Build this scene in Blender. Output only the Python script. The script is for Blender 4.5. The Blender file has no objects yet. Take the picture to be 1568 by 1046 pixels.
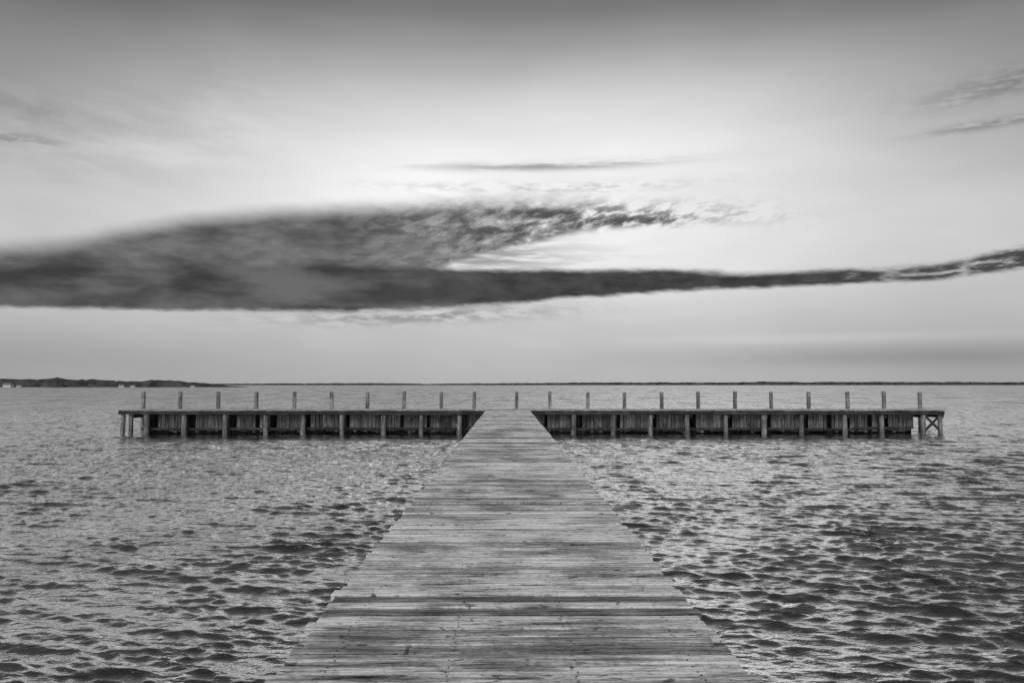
import bpy, math, random
import numpy as np
random.seed(7); rng=np.random.default_rng(11)
sc=bpy.context.scene
sc.view_settings.view_transform='Standard'; sc.view_settings.look='None'; sc.view_settings.exposure=0
F=1220.0; CAMZ=3.05; DECK=1.55
PITCH=math.atan(65/F); YAW=0.0057
# ---------------- camera
cd=bpy.data.cameras.new("camera"); cam=bpy.data.objects.new("camera",cd); sc.collection.objects.link(cam)
cd.sensor_width=36; cd.lens=36*F/1568; cd.clip_start=0.1; cd.clip_end=40000
cam.location=(0,0,CAMZ); cam.rotation_euler=(math.pi/2+PITCH,0,-YAW); sc.camera=cam

def P(px,py):
    """photo direction -> (azimuth, elevation) on the sky"""
    a=(px-784)/F; b=(523-py)/F
    y=math.cos(PITCH)-b*math.sin(PITCH); z=math.sin(PITCH)+b*math.cos(PITCH)
    x=a*math.cos(YAW)+y*math.sin(YAW); y2=-a*math.sin(YAW)+y*math.cos(YAW)
    return math.atan2(x,y2), math.atan2(z,math.hypot(x,y2))
def lin(v):
    v=v/255.; return v/12.92 if v<0.04045 else ((v+0.055)/1.055)**2.4

# ---------------- node DSL
class NT:
    def __init__(s,nt): s.nt=nt
    def new(s,t,**k):
        n=s.nt.nodes.new(t)
        for a,b in k.items(): setattr(n,a,b)
        return n
    def put(s,sock,v):
        if isinstance(v,V): s.nt.links.new(v.s,sock)
        elif v is not None: sock.default_value=v
    def m(s,op,a,b=None,c=None,clamp=False):
        n=s.new('ShaderNodeMath',operation=op); n.use_clamp=clamp
        s.put(n.inputs[0],a); s.put(n.inputs[1],b)
        if c is not None: s.put(n.inputs[2],c)
        return V(s,n.outputs[0])
    def comb(s,x,y,z):
        n=s.new('ShaderNodeCombineXYZ'); s.put(n.inputs[0],x); s.put(n.inputs[1],y); s.put(n.inputs[2],z); return V(s,n.outputs[0])
    def sep(s,v):
        n=s.new('ShaderNodeSeparateXYZ'); s.put(n.inputs[0],v); return [V(s,o) for o in n.outputs]
    def noise(s,vec,scale=1,detail=4,rough=.5,dist=0):
        n=s.new('ShaderNodeTexNoise'); s.put(n.inputs['Vector'],vec)
        n.inputs['Scale'].default_value=scale; n.inputs['Detail'].default_value=detail
        n.inputs['Roughness'].default_value=rough; n.inputs['Distortion'].default_value=dist
        return V(s,n.outputs[0])
    def ss(s,v,a,b,o0=0.,o1=1.):
        n=s.new('ShaderNodeMapRange',interpolation_type='SMOOTHSTEP')
        s.put(n.inputs[0],v); s.put(n.inputs[1],a); s.put(n.inputs[2],b); s.put(n.inputs[3],o0); s.put(n.inputs[4],o1)
        return V(s,n.outputs[0])
    def curve(s,v,pts,x0,x1,y0,y1):
        n=s.new('ShaderNodeFloatCurve')
        t=(v-x0)*(1/(x1-x0)); s.put(n.inputs['Value'],t)
        c=n.mapping.curves[0]; pts=sorted(((p[0]-x0)/(x1-x0),(p[1]-y0)/(y1-y0)) for p in pts)
        c.points[0].location=pts[0]; c.points[1].location=pts[-1]
        for p in pts[1:-1]: c.points.new(*p)
        n.mapping.extend='HORIZONTAL'; n.mapping.update()
        return V(s,n.outputs[0])*(y1-y0)+y0
    def mix(s,a,b,f): return a+(b-a)*f if isinstance(a,V) or isinstance(b,V) else s.m('MULTIPLY_ADD',f,b-a,a)
class V:
    def __init__(s,n,sock): s.n=n; s.s=sock
    def __add__(s,o): return s.n.m('ADD',s,o)
    __radd__=__add__
    def __mul__(s,o): return s.n.m('MULTIPLY',s,o)
    __rmul__=__mul__
    def __sub__(s,o): return s.n.m('SUBTRACT',s,o)
    def __rsub__(s,o): return s.n.m('SUBTRACT',o,s)

# ---------------- world
w=bpy.data.worlds.new("sky"); sc.world=w; w.use_nodes=True
w.cycles.sampling_method='NONE'
nt=w.node_tree; nt.nodes.clear(); N=NT(nt)
SUN_EL=math.radians(48); SUN_AZ=math.radians(200)
out=N.new('ShaderNodeOutputWorld'); bg=N.new('ShaderNodeBackground')
nt.links.new(bg.outputs[0],out.inputs[0])
sky=N.new('ShaderNodeTexSky',sky_type='NISHITA'); sky.sun_disc=False; sky.sun_elevation=SUN_EL; sky.sun_rotation=SUN_AZ
bw=N.new('ShaderNodeRGBToBW'); nt.links.new(sky.outputs[0],bw.inputs[0]); nish=V(N,bw.outputs[0])
tc=N.new('ShaderNodeTexCoord'); X,Y,Z=N.sep(V(N,tc.outputs['Generated']))
az=N.m('ARCTAN2',X,Y); el=N.m('ARCSINE',N.m('MINIMUM',N.m('MAXIMUM',Z,-1.),1.))
A0,A1=-0.7,0.7
def elc(tab):
    pts=[(P(784,y)[1],lin(v)) for y,v in tab]
    pts+=[(0.60,lin(tab[0][1])*.9),(0.95,0.16),(1.57,0.5)]
    return N.curve(el,pts,0,1.57,0,1)
Lc=elc([(-20,116),(50,147),(100,178),(200,227),(300,246),(400,238),(470,209),(530,191),(588,181)])
Le=elc([(-20,80),(50,101),(100,128),(200,159),(300,184),(400,200),(470,193),(530,176),(588,162)])
sidew=N.ss(N.m('ABSOLUTE',az-0.03),0.10,0.62)
clear=N.mix(Lc,Le,sidew)
v1=N.noise(N.comb(az*3.0+el*1.5,el*7,3.),1.,3,.5,.4)
v2=N.noise(N.comb(az*9+el*6,el*36,8.),1.,4,.6,.3)
clear=clear*(N.ss(v1,.25,.75,.93,1.06))*(N.ss(v2,.25,.75,.985,1.015))
clear=clear*.98+nish*0.002
def wn(sx,sy,seed,tilt=0,detail=4,rough=.55,dist=0):
    return N.noise(N.comb(az*sx+el*(tilt*sx),el*sy,seed),1.,detail,rough,dist)
def blob(px,py,rx,ry,tilt=0.):
    a,e=P(px,py); da=(az-a)*(F/rx); de=(el-e-(az-a)*tilt)*(F/ry)
    r=N.m('ADD',da*da,de*de); return N.m('EXPONENT',r*-1.)
edge=wn(16,52,1.,.3,4,.55); edge2=wn(60,150,4.,.6,3,.6)
strk=wn(12,115,17.,.1,4)
clear=clear+blob(230,215,170,60,.25)*N.ss(wn(10,40,5.,1.5),.35,.7)*.12
clear=clear+blob(1250,518,260,7,.0)*.07
clear=clear-blob(1400,545,330,16,.0)*.11
clear=clear-blob(60,545,200,20)*.03
# --- cloud bodies
def cv(tab): return N.curve(az,[P(x,y) for x,y in tab],A0,A1,0,0.4)
e1=(edge-.5)*0.022+(edge2-.5)*0.010
kA=N.ss(az,P(480,0)[0],P(900,0)[0],.32,.90)
At=cv([(-60,362),(0,359),(100,351),(200,333),(330,313),(450,304),(600,297),(800,290),(950,294),(1050,301),(1180,313)])
Ab=cv([(-60,478),(0,476),(300,480),(500,478),(620,440),(720,402),(830,376),(900,362),(1000,354),(1180,350)])
Bt=cv([(-60,398),(0,400),(300,402),(600,402),(830,408),(1050,407),(1150,414),(1250,408),(1350,405),(1450,396),(1568,370),(1640,360)])
Bb=cv([(-60,477),(0,476),(300,479),(500,481),(700,475),(850,464),(1000,453),(1150,446),(1300,440),(1450,431),(1568,416),(1640,408)])
def body(t,b,s1,s2,k):
    return N.ss(t+e1*k-el,0.,s1)*N.ss(el-b+e1*.5,0.,s2)
tex=wn(42,82,7.,-.9,4,.62,.3)
tfr=N.ss(az,P(720,0)[0],P(1150,0)[0],.17,-.05)
frag=N.ss(tex+tfr,.38,.58)
dA=body(At,Ab,.030,.012,kA)
dA=dA*N.mix(N.m('ADD',frag*0.,1.),frag,N.ss(az,P(650,0)[0],P(820,0)[0]))*N.ss(az,P(1170,0)[0],P(990,0)[0])
dB=body(Bt,Bb,.010,.008,.45)
fragB=N.ss(wn(30,150,9.,-.3,4,.6),.30,.55)
dB=dB*N.mix(N.m('ADD',fragB*0.,1.),fragB,N.ss(az,P(1180,0)[0],P(1560,0)[0])*.75)
inn=wn(9,30,12.,.1,4,.55,.1); inn2=wn(26,60,14.,.2,4,.6)
lumA=N.mix(N.ss(inn,.32,.68,.055,.165),N.ss(tex,.37,.62,.44,.06),N.ss(az,P(420,0)[0],P(880,0)[0])*.88)
lumA=lumA*N.ss(inn2,.3,.7,.80,1.22)
lumB=N.mix(N.ss(inn,.32,.68,.048,.145),N.ss(inn2,.3,.7,.024,.062),N.ss(az,P(500,0)[0],P(860,0)[0]))
lumB=N.mix(lumB,N.ss(fragB,0.,1.,.30,.06),N.ss(az,P(1150,0)[0],P(1500,0)[0])*.8)
col=N.mix(clear,lumA,dA*.97)
fill=blob(700,392,180,26,.0)*N.ss(strk,.36,.60)
col=N.mix(col,N.m('ADD',fill*0.,.22),fill*.9)
col=N.mix(col,lumB,dB*.98)
strk2=wn(30,120,21.,.4,4,.65)
und=blob(640,484,200,13,.04)*N.ss(strk2,.38,.60)
col=N.mix(col,N.m('ADD',und*0.,.27),und*.9)
d1=blob(840,255,180,6.5,.01)*N.ss(strk,.30,.56)
col=N.mix(col,N.m('ADD',d1*0.,.34),d1*.95)
q=blob(840,288,230,8,.0)*N.ss(strk2,.42,.62)+blob(1120,326,90,16,-.1)*N.ss(tex,.42,.6)
col=N.mix(col,N.m('ADD',q*0.,.48),N.m('MINIMUM',q*.7,1.))
q=blob(1545,126,95,16,.10)*1.1+blob(1530,188,85,6,.03)*1.1+blob(20,212,50,6,.03)*1.2
col=N.mix(col,N.m('ADD',q*0.,.16),N.m('MINIMUM',q,1.)*N.ss(strk2,.34,.60)*.65)
q=blob(10,165,110,30)*N.ss(inn2,.35,.65)
col=N.mix(col,N.m('ADD',q*0.,.22),q*.4)
col=N.mix(col,N.m('ADD',col*0.,.2),N.ss(el,0.,-.05))
fin=N.comb(col*1.,col*1.,col*1.)
nt.links.new(fin.s,bg.inputs[0]); bg.inputs[1].default_value=1.0

sl=bpy.data.lights.new("sun","SUN"); so=bpy.data.objects.new("sun",sl); sc.collection.objects.link(so)
sl.energy=1.45; sl.angle=math.radians(40); sl.color=(1,.998,.996)
so.rotation_euler=(-(math.pi/2-SUN_EL),0,-SUN_AZ)
so.location=(0,-40,40)

# ---------------- materials
def mat(name):
    m=bpy.data.materials.new(name); m.use_nodes=True
    n=NT(m.node_tree); b=m.node_tree.nodes['Principled BSDF']; return m,n,b
def grey(n,v): return n.comb(v,v,v)
def wood(name,base,var,rough=.7,axis=0,stains=False,spec=.35):
    m,n,b=mat(name)
    g=n.new('ShaderNodeNewGeometry'); pos=V(n,g.outputs['Position']); rnd=V(n,g.outputs['Random Per Island'])
    x,y,z=n.sep(pos)
    st=[3.6,80,80] if axis==0 else ([80,3.6,80] if axis==1 else [40,40,2.2])
    vec=n.comb(x*st[0]+rnd*37.,y*st[1],z*st[2])
    gr=n.noise(vec,1.,4,.65,.6)
    gr2=n.noise(n.comb(x*st[0]*.4+rnd*91.,y*st[1]*.3,z*st[2]*.3),1.,4,.6,.3)
    bl=n.noise(pos,1.5,5,.65,.3); sp=n.noise(n.comb(x*22.+rnd*9.,y*45.,z*22.),1.,3,.7)
    v=rnd*var+(base-var*.5)
    v=v*n.ss(gr,.30,.70,.42,1.5)*n.ss(gr2,.32,.68,.46,1.42)*n.ss(bl,.34,.64,.58,1.22)*n.ss(sp,.30,.58,.55,1.08)
    v=v*n.ss(gr,.30,.39,.15,1.)*n.ss(gr2,.28,.39,.28,1.)
    if stains:
        v=v*n.ss(n.m('FRACT',rnd*7.31),.0,.32,.36,1.)
        kn=n.noise(n.comb(x*7.+rnd*53.,y*11.,rnd*20.),1.,2,.5,1.2)
        v=v*n.ss(kn,.64,.71,1.,.30)
        for (sx,sy,rx,ry,k) in [(-.73,4.17,.26,.05,1.),(-.2,4.93,1.3,.12,.55),(.55,5.12,.9,.10,.5),(-.02,9.6,.35,.35,.6),(-.25,17.5,.7,1.5,.55),(-.35,9.0,.25,.12,.6),(.3,7.2,.8,.10,.5),(-.5,6.4,.8,.07,.5),(0.1,12.5,1.1,.35,.45),(-.4,24,.5,1.2,.7),(.3,26.5,.6,1.,.6)]:
            da=(x-sx)*(1/rx); de=(y-sy)*(1/ry)
            q=n.m('EXPONENT',(da*da+de*de)*-1.)*n.ss(gr2+bl*.5,.5,.8,.5,1.)
            v=v*(1-q*k)
    v=n.m('MINIMUM',v,.85)
    n.put(b.inputs['Base Color'],grey(n,v))
    n.put(b.inputs['Roughness'],n.ss(bl,.3,.7,rough-.1,rough+.1))
    b.inputs['Specular IOR Level'].default_value=spec
    bp=n.new('ShaderNodeBump'); bp.inputs['Strength'].default_value=.8; bp.inputs['Distance'].default_value=.010
    n.put(bp.inputs['Height'],gr*.8+gr2*.6); m.node_tree.links.new(bp.outputs[0],b.inputs['Normal'])
    return m
M_deck=wood("weathered_deck",.78,.56,.72,0,True,.25)
M_deck2=wood("weathered_deck_cross",.54,.2,.7,1)
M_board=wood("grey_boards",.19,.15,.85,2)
M_back=wood("painted_shade_boards",.05,.03,.9,2,False,.1)  # under-deck shade put into the colour of the added backing
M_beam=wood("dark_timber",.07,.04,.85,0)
M_post=wood("post_timber",.32,.15,.85,2)
M_pile=wood("pile_timber",.26,.14,.85,2)
m,n,b=mat("nail_steel"); b.inputs['Metallic'].default_value=.3; b.inputs['Roughness'].default_value=.7
g=n.new('ShaderNodeNewGeometry'); n.put(b.inputs['Base Color'],grey(n,V(n,g.outputs['Random Per Island'])*.04+.01)); M_nail=m

# ---------------- mesh helpers
class MB:
    def __init__(s): s.v=[]; s.f=[]
    def box(s,x0,x1,y0,y1,z0,z1,ch=0):
        if ch<=0:
            o=len(s.v); s.v+=[(x,y,z) for z in(z0,z1) for y in(y0,y1) for x in(x0,x1)]
            s.f+=[tuple(o+i for i in q) for q in((0,2,3,1),(4,5,7,6),(0,1,5,4),(2,6,7,3),(0,4,6,2),(1,3,7,5))]
    def loft(s,rings,cap=True):
        o=len(s.v); k=len(rings[0])
        for r in rings: s.v+=[tuple(p) for p in r]
        for i in range(len(rings)-1):
            for j in range(k):
                a=o+i*k+j; b_=o+i*k+(j+1)%k; s.f.append((a,b_,b_+k,a+k))
        if cap:
            s.f.append(tuple(o+j for j in range(k))[::-1]); s.f.append(tuple(o+(len(rings)-1)*k+j for j in range(k)))
    def beam(s,a,b,w,h,ch=.01):
        a=np.array(a,float); b=np.array(b,float); d=b-a; L=np.linalg.norm(d); d/=L
        up=np.array([0,0,1.]) if abs(d[2])<.9 else np.array([0,1.,0])
        u=np.cross(d,up); u/=np.linalg.norm(u); v=np.cross(u,d)
        def ring(p,q):
            W=w/2-q; H=h/2-q; c=ch
            return [p+u*x+v*y for x,y in((-W+c,-H),(W-c,-H),(W,-H+c),(W,H-c),(W-c,H),(-W+c,H),(-W,H-c),(-W,-H+c))]
        s.loft([ring(a,ch*.9),ring(a+d*ch,0),ring(b-d*ch,0),ring(b,ch*.9)])
    def pile(s,x,y,z0,z1,r,lean=(0,0),k=12):
        rings=[]; ph=random.random()*6
        H=z1-z0
        zs=[z0+H*t for t in(0,.2,.45,.6,.75,.9)]+[z1-.02,z1]
        rs=[r*1.08,r*1.05,r,r*.98,r*.97,r*.96,r*.95,r*.82]
        for z,q in zip(zs,rs):
            t=(z-z0)/H
            rings.append([(x+lean[0]*t+q*math.cos(a)*(1+.04*math.sin(3*a+ph+z)),y+lean[1]*t+q*math.sin(a)*(1+.04*math.cos(2*a+ph)),z) for a in [2*math.pi*i/k for i in range(k)]])
        s.loft(rings)
    def obj(s,name,mt,parent=None,smooth=False):
        me=bpy.data.meshes.new(name); me.from_pydata([tuple(map(float,p)) for p in s.v],[],s.f); me.update()
        me.materials.append(mt); o=bpy.data.objects.new(name,me); sc.collection.objects.link(o)
        if smooth:
            for p in me.polygons: p.use_smooth=True
        if parent: o.parent=parent
        return o
def empty(name,loc=(0,0,0)):
    e=bpy.data.objects.new(name,None); sc.collection.objects.link(e); e.empty_display_size=.5; return e

# ---------------- walkway
walk=empty("wooden_walkway")
CX=.02; HW=1.235; YT=46.0
pl=MB(); nails=MB(); y=1.2
strx=[-.98,-.33,.33,.98]
while y<YT-.15:
    wd=.134+random.uniform(-.005,.005); gap=random.choice([.012,.015,.019,.024])
    if random.random()<.10: gap+=.008
    t=.038; z1=DECK+random.gauss(0,.004); tilt=random.gauss(0,.020); yaw=random.gauss(0,.0018)
    xa=CX-HW+random.gauss(0,.012)-(.03 if random.random()<.06 else 0); xb=CX+HW+random.gauss(0,.012)+(.03 if random.random()<.06 else 0)
    if random.random()<.05: xb-=.05
    rings=[]; K=15; c=.009; ph=random.random()*6; am=random.uniform(0,.002); cup=random.uniform(-.002,.0035)
    for i in range(K):
        s_=i/(K-1); x=xa+(xb-xa)*s_; w2=wd/2*(1+random.uniform(-.04,.015)); yy=y+wd/2+yaw*(x-CX)
        dz=am*math.sin(ph+x*2.6)
        prof=[(-w2,-t),(w2,-t),(w2,-c),(w2-c,-.0008),(w2*.5,-cup*.5),(0,-cup),(-w2*.5,-cup*.5),(-w2+c,-.0008),(-w2,-c)]
        rings.append([(x,yy+p,z1+dz+q+tilt*p) for p,q in prof])
    pl.loft(rings)
    if y<22:
        for sx in strx:
            for dy in(-.036,.036):
                if random.random()<.08: continue
                nx=CX+sx+random.gauss(0,.014); ny=y+wd/2+dy+random.gauss(0,.004)+yaw*nx; r=.0068
                o=len(nails.v); zz=z1+tilt*dy+.0024
                nails.v+=[(nx+r*math.cos(a),ny+r*math.sin(a),zz) for a in [math.pi/4*i for i in range(8)]]
                nails.f.append(tuple(o+i for i in range(8)))
    y+=wd+gap
pl.obj("deck_planks",M_deck,walk); nails.obj("nails",M_nail,walk)
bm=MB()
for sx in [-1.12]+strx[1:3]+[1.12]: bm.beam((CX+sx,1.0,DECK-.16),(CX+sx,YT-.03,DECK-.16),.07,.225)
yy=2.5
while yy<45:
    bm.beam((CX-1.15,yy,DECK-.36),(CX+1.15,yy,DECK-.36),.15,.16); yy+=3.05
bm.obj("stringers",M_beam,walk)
pp=MB(); yy=2.5
while yy<45:
    for sx in(-.85,.85): pp.pile(CX+sx,yy+.16,-1.5,DECK-.30,.12)
    yy+=3.05
pp.obj("piles",M_pile,walk,True)

# ---------------- pier head (T)
pier=empty("wooden_pier")
wx=lambda px,d: (px-777)/F*d
D0=YT; D1=YT+2.6
XL=wx(183,D0); XR=wx(1448,D0)
pl=MB(); x=XL
while x<XR:
    wd=.138+random.uniform(-.004,.004)
    ya=D0+random.gauss(.0,.012); yb=D1+random.gauss(.03,.012); z1=DECK+random.gauss(0,.004)
    pl.beam((x+wd/2,ya,z1-.021),(x+wd/2,yb,z1-.021),wd,.04,.004)
    x+=wd+.009
pl.obj("deck_planks",M_deck2,pier)
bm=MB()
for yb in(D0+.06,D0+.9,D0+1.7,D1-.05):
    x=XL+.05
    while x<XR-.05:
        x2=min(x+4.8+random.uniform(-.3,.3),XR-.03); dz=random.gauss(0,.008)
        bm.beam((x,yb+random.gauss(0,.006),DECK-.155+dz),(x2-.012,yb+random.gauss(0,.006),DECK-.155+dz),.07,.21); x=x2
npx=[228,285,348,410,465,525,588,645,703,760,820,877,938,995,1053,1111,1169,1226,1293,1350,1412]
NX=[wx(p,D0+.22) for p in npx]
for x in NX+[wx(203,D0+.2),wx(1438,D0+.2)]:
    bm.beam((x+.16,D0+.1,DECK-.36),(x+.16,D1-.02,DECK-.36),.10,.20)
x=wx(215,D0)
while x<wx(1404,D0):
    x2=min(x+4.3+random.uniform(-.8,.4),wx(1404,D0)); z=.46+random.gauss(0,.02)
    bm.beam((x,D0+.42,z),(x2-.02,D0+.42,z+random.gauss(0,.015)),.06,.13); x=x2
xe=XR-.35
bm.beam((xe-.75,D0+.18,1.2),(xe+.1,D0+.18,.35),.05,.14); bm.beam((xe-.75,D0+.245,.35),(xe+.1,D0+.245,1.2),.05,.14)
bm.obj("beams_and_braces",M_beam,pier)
pp=MB()
for x in NX: pp.pile(x,D0+.20,-1.5,DECK-.12,.145+random.uniform(-.015,.02),(random.gauss(0,.03),0))
for p,l in((190,-.10),(205,.04),(1440,.05)):
    x=wx(p,D0+.2); pp.pile(x,D0+.22,-1.5,DECK-.26,.13,(-l,0))
for x in NX: pp.pile(x+random.gauss(0,.05),D1-.25,-1.5,DECK-.26,.13)
pp.obj("piles",M_pile,pier,True)
bd=MB(); x=wx(216,D0)
while x<wx(1404,D0):
    near=min((x-nx) for nx in NX if x-nx>-.12) if any(x-nx>-.12 for nx in NX) else 9
    skip=(.08<near<.36 and random.random()<.8) or random.random()<.03
    wd=random.choice([.16,.19,.24])
    if not skip:
        z0=.32+random.gauss(0,.05); yb=D0+.49+random.gauss(0,.008)
        bd.beam((x+wd/2,yb,z0),(x+wd/2+random.gauss(0,.006),yb,DECK-.27+random.gauss(0,.01)),wd,.035,.005)
    x+=wd+random.choice([.012,.018,.03])
bd.obj("wave_screen_boards",M_board,pier)
bk=MB(); x=wx(216,D0)+.05  # added backing wall, blocks bright water beyond so the underside looks dark
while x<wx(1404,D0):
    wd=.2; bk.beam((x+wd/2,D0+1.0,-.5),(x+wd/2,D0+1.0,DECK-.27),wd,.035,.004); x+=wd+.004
bk.obj("added_dark_backing",M_back,pier)
po=MB()
ppx=[222,278,336,394,452,509,563,619,676,726,791,842,900,956,1013,1069,1125,1181,1238,1298,1354,1409]
for p in ppx:
    x=wx(p,D1+.1); h=1.03+random.gauss(0,.03); lx=random.gauss(0,.012)
    po.beam((x-lx,D1+.13,-.8),(x+lx,D1+.13,DECK+h),.20,.19,.02)
    po.beam((x+lx,D1+.015,DECK+h-.30),(x+lx,D1+.015,DECK+h-.06),.13,.035,.006)
po.obj("posts",M_post,pier)

# ---------------- water
rows=[.6*1.12**i for i in range(17)]
r=4.0; rows=[q for q in rows if q<3.9]
while r<420: rows.append(r); r*=1.0036
while r<30000: rows.append(r); r*=1.06
rows=np.array(rows)
dense=np.radians(42); a1=np.linspace(-dense,dense,860); a2=np.linspace(dense,2*math.pi-dense,90)[1:-1]
ang=np.concatenate([a1,a2]); nr,na=len(rows),len(ang)
R,AN=np.meshgrid(rows,ang,indexing='ij')
X0=R*np.sin(AN); Y0=R*np.cos(AN)
dr=np.gradient(rows)[:,None]*np.ones((1,na)); da_=np.gradient(np.unwrap(ang)); dth=R*np.abs(da_)[None,:]
sp=np.maximum(dr,dth*.8)
Zh=np.zeros_like(R); DX=np.zeros_like(R); DY=np.zeros_like(R)
def lowf(x,y,s,seed,n_=7):
    rg=np.random.default_rng(seed); o=np.zeros_like(x)
    for _ in range(n_):
        th=rg.uniform(0,2*math.pi); k=2*math.pi/(s*rg.uniform(.6,1.8)); o+=np.sin(k*(x*math.cos(th)+y*math.sin(th)*.55)+rg.uniform(0,6.28))
    return o/math.sqrt(n_/2)
gust=np.clip(1+.14*lowf(X0,Y0,12,3)+.18*lowf(X0,Y0,2.5,5),.4,1.6)
side=.96+.14*np.tanh(X0/6)
NW=150
for i in range(NW):
    lam=.085*(1.5/.085)**rng.beta(1.15,1.5); k=2*math.pi/lam
    th=math.radians(75)+rng.normal(0,math.radians(24 if lam<.3 else (15 if lam<.6 else 9)))
    slope=.043*(1.0 if lam<.50 else (.50/lam)**.9)*rng.uniform(.6,1.3)
    a=slope/k; ph=rng.uniform(0,6.28)
    att=np.clip((lam/sp-2.0)/1.2,0,1)
    if att.max()<=0: continue
    f=k*(X0*math.cos(th)+Y0*math.sin(th))+ph
    aa=a*att*gust*side
    Zh+=aa*np.cos(f); q=aa*np.sin(f)*.8
    DX-=q*math.cos(th); DY-=q*math.sin(th)
verts=np.stack([X0+DX,Y0+DY,Zh],-1).reshape(-1,3)
verts=np.vstack([verts,[[0,0,0]]])
ii,jj=np.meshgrid(np.arange(nr-1),np.arange(na),indexing='ij'); j2=(jj+1)%na
quads=np.stack([ii*na+jj,ii*na+j2,(ii+1)*na+j2,(ii+1)*na+jj],-1).reshape(-1,4)[:,::-1]
me=bpy.data.meshes.new("water")
tri=np.stack([np.full(na,nr*na),(np.arange(na)+1)%na,np.arange(na)],-1)
me.vertices.add(len(verts)); me.vertices.foreach_set('co',verts.astype(np.float32).ravel())
loops=np.concatenate([quads.ravel(),tri.ravel()]).astype(np.int32)
me.loops.add(len(loops)); me.loops.foreach_set('vertex_index',loops)
nq=len(quads); st=np.concatenate([np.arange(nq)*4,nq*4+np.arange(na)*3]).astype(np.int32)
me.polygons.add(nq+na); me.polygons.foreach_set('loop_start',st)
me.polygons.foreach_set('use_smooth',np.ones(nq+na,bool))
me.update(calc_edges=True); me.validate()
if me.polygons[0].normal.z<0: me.flip_normals()
m,n,b=mat("sea_water")
g=n.new('ShaderNodeNewGeometry'); pos=V(n,g.outputs['Position']); x,y,z=n.sep(pos)
b.inputs['Base Color'].default_value=(.025,.025,.025,1); b.inputs['IOR'].default_value=1.33; b.inputs['Specular IOR Level'].default_value=0
b.inputs['Roughness'].default_value=.9
dist=n.m('SQRT',x*x+y*y)
h=n.noise(n.comb(x*5.+y*1.5,y*13.,z),1.,3,.62,.2)*.022+n.noise(n.comb(x*1.2+y*.4,y*3.2,z),1.,2,.6,.2)*.03
bp=n.new('ShaderNodeBump'); n.put(bp.inputs['Strength'],n.ss(dist,20.,160.,.85,.40)); bp.inputs['Distance'].default_value=1.0
n.put(bp.inputs['Height'],h)
gl=n.new('ShaderNodeBsdfGlossy'); gl.inputs['Color'].default_value=(1,1,1,1); n.put(gl.inputs['Roughness'],n.ss(dist,10.,200.,.05,.20))
lw=n.new('ShaderNodeLayerWeight'); lw.inputs['Blend'].default_value=.5
m.node_tree.links.new(bp.outputs[0],lw.inputs['Normal']); m.node_tree.links.new(bp.outputs[0],gl.inputs['Normal'])
# wind-ruffled patches: steeper ripples reflect less of the low sky
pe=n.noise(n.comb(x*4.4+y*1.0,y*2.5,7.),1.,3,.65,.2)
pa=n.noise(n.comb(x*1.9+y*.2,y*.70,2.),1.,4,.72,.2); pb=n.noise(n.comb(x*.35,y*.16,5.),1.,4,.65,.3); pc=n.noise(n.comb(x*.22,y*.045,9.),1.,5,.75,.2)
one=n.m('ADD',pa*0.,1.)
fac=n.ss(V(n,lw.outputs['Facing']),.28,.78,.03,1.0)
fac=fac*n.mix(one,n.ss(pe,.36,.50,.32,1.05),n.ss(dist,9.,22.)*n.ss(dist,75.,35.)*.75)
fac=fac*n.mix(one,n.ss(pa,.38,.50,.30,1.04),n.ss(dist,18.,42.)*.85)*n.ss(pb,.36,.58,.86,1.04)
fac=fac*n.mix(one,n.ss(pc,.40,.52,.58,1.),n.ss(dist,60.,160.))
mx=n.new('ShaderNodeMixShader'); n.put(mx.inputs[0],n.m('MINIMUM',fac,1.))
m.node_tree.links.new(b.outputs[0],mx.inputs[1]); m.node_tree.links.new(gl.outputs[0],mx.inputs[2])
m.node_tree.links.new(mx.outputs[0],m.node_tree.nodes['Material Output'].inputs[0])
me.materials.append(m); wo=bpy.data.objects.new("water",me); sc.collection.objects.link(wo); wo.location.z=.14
sb=MB(); sb.box(-30000,30000,-30000,30000,-4.2,-4.0); m,n,b=mat("sand"); g=n.new('ShaderNodeNewGeometry')
n.put(b.inputs['Base Color'],grey(n,n.noise(V(n,g.outputs['Position']),.5)*.2+.1)); sb.obj("seabed",m)

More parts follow.
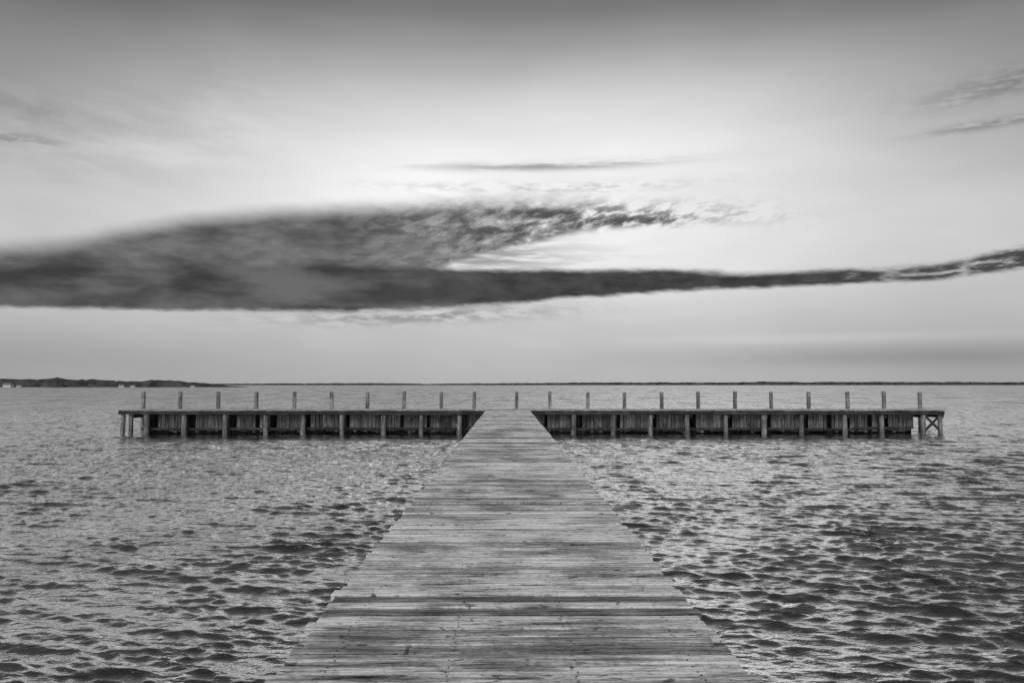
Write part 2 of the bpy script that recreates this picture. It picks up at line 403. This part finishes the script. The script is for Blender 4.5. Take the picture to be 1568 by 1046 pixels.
# ---------------- distant shores
m,n,b=mat("tree_foliage_far"); g=n.new('ShaderNodeNewGeometry'); nz=n.noise(V(n,g.outputs['Position']),.12,4,.7)
n.put(b.inputs['Base Color'],grey(n,n.ss(nz,.3,.7,.03,.12))); b.inputs['Roughness'].default_value=1; M_tree=m
b.inputs['Specular IOR Level'].default_value=0
m,n,b=mat("beach"); g=n.new('ShaderNodeNewGeometry'); nz=n.noise(V(n,g.outputs['Position']),.05,4,.6)
n.put(b.inputs['Base Color'],grey(n,n.ss(nz,.4,.6,.06,.30))); b.inputs['Roughness'].default_value=1; M_beach=m
def shore(name,D,prof,step,jag,seed,depth=60):
    rg=np.random.default_rng(seed); xs=np.arange(wx(prof[0][0],D),wx(prof[-1][0],D),step)
    hh=np.interp(xs,[wx(p,D) for p,_ in prof],[q for _,q in prof]); ns=6
    def nz1(s): 
        t=np.arange(len(xs))*step/s; i=np.floor(t).astype(int); r_=rg.random(i.max()+3); f=t-i; return r_[i]*(1-f)+r_[i+1]*f
    v=[];f=[]
    for k in range(ns):
        env=[0,.72,.88,1.,.9,0][k]
        j=(nz1(step*9)*.5+nz1(step*3)*.35+nz1(step)*.15-.5)*2*jag
        hk=np.maximum(hh*env*(1+j)*(1 if env else 0),0)+(.25 if k==0 else 0)
        yy=D+[0,1.5,8,20,35,depth][k]+nz1(step*6)*3
        v+=list(zip(xs,yy,hk))
    L=len(xs)
    for k in range(ns-1):
        for i in range(L-1): f.append((k*L+i,k*L+i+1,(k+1)*L+i+1,(k+1)*L+i))
    mb=MB(); mb.v=v; mb.f=f; return mb.obj(name,M_tree)
shore("tree_line",700,[(-500,5.5),(-200,6.5),(0,7.2),(60,7.6),(120,6.5),(200,5.4),(215,6.1),(260,5.4),(300,3.6),(330,1.6),(356,.5)],1.4,.30,5)
shore("tree_line",2000,[(200,3),(420,4),(560,5.2),(650,3.6),(760,4.6),(880,6.2),(1000,7),(1100,6.6),(1200,9),(1240,7.5),(1400,8.4),(1568,7.5),(2100,8)],4,.28,9,120)
b_=MB(); 
b_.loft([[(wx(-500,690),694,-.5),(wx(-500,690),696,.55),(wx(-500,690),706,1.0),(wx(-500,690),706,-.5)],[(wx(352,690),698,-.5),(wx(352,690),699,.3),(wx(352,690),706,.5),(wx(352,690),706,-.5)]]); b_.obj("beach",M_beach)
m,n,b=mat("white_siding"); g=n.new('ShaderNodeNewGeometry'); n.put(b.inputs['Base Color'],grey(n,n.noise(V(n,g.outputs['Position']),2.)*.15+.75)); M_w=m
m,n,b=mat("roof_shingle"); g=n.new('ShaderNodeNewGeometry'); n.put(b.inputs['Base Color'],grey(n,n.noise(V(n,g.outputs['Position']),2.)*.1+.14)); M_r=m
for px,s in((14,.8),(32,.45),(188,.5),(205,.42),(296,.4)):
    D=688; x=wx(px,D); e=empty("white_house"); wl=MB(); W=4*s; H=2.6*s; z0=.3
    wl.box(x-W,x+W,D,D+6*s,z0,z0+H); wl.obj("walls",M_w,e)
    rf=MB(); rf.loft([[(x-W-.3,D-.4,z0+H),(x-W-.3,D+6*s+.4,z0+H),(x-W-.3,D+3*s,z0+H+1.9*s)],[(x+W+.3,D-.4,z0+H),(x+W+.3,D+6*s+.4,z0+H),(x+W+.3,D+3*s,z0+H+1.9*s)]]); rf.obj("roof",M_r,e)
    wi=MB()
    for k in(-.6,-.2,.2,.6): wi.box(x+W*k-.3*s,x+W*k+.3*s,D-.03,D-.005,z0+1.*s,z0+2.*s)
    wi.obj("windows",M_r,e)
print("verts",len(verts))
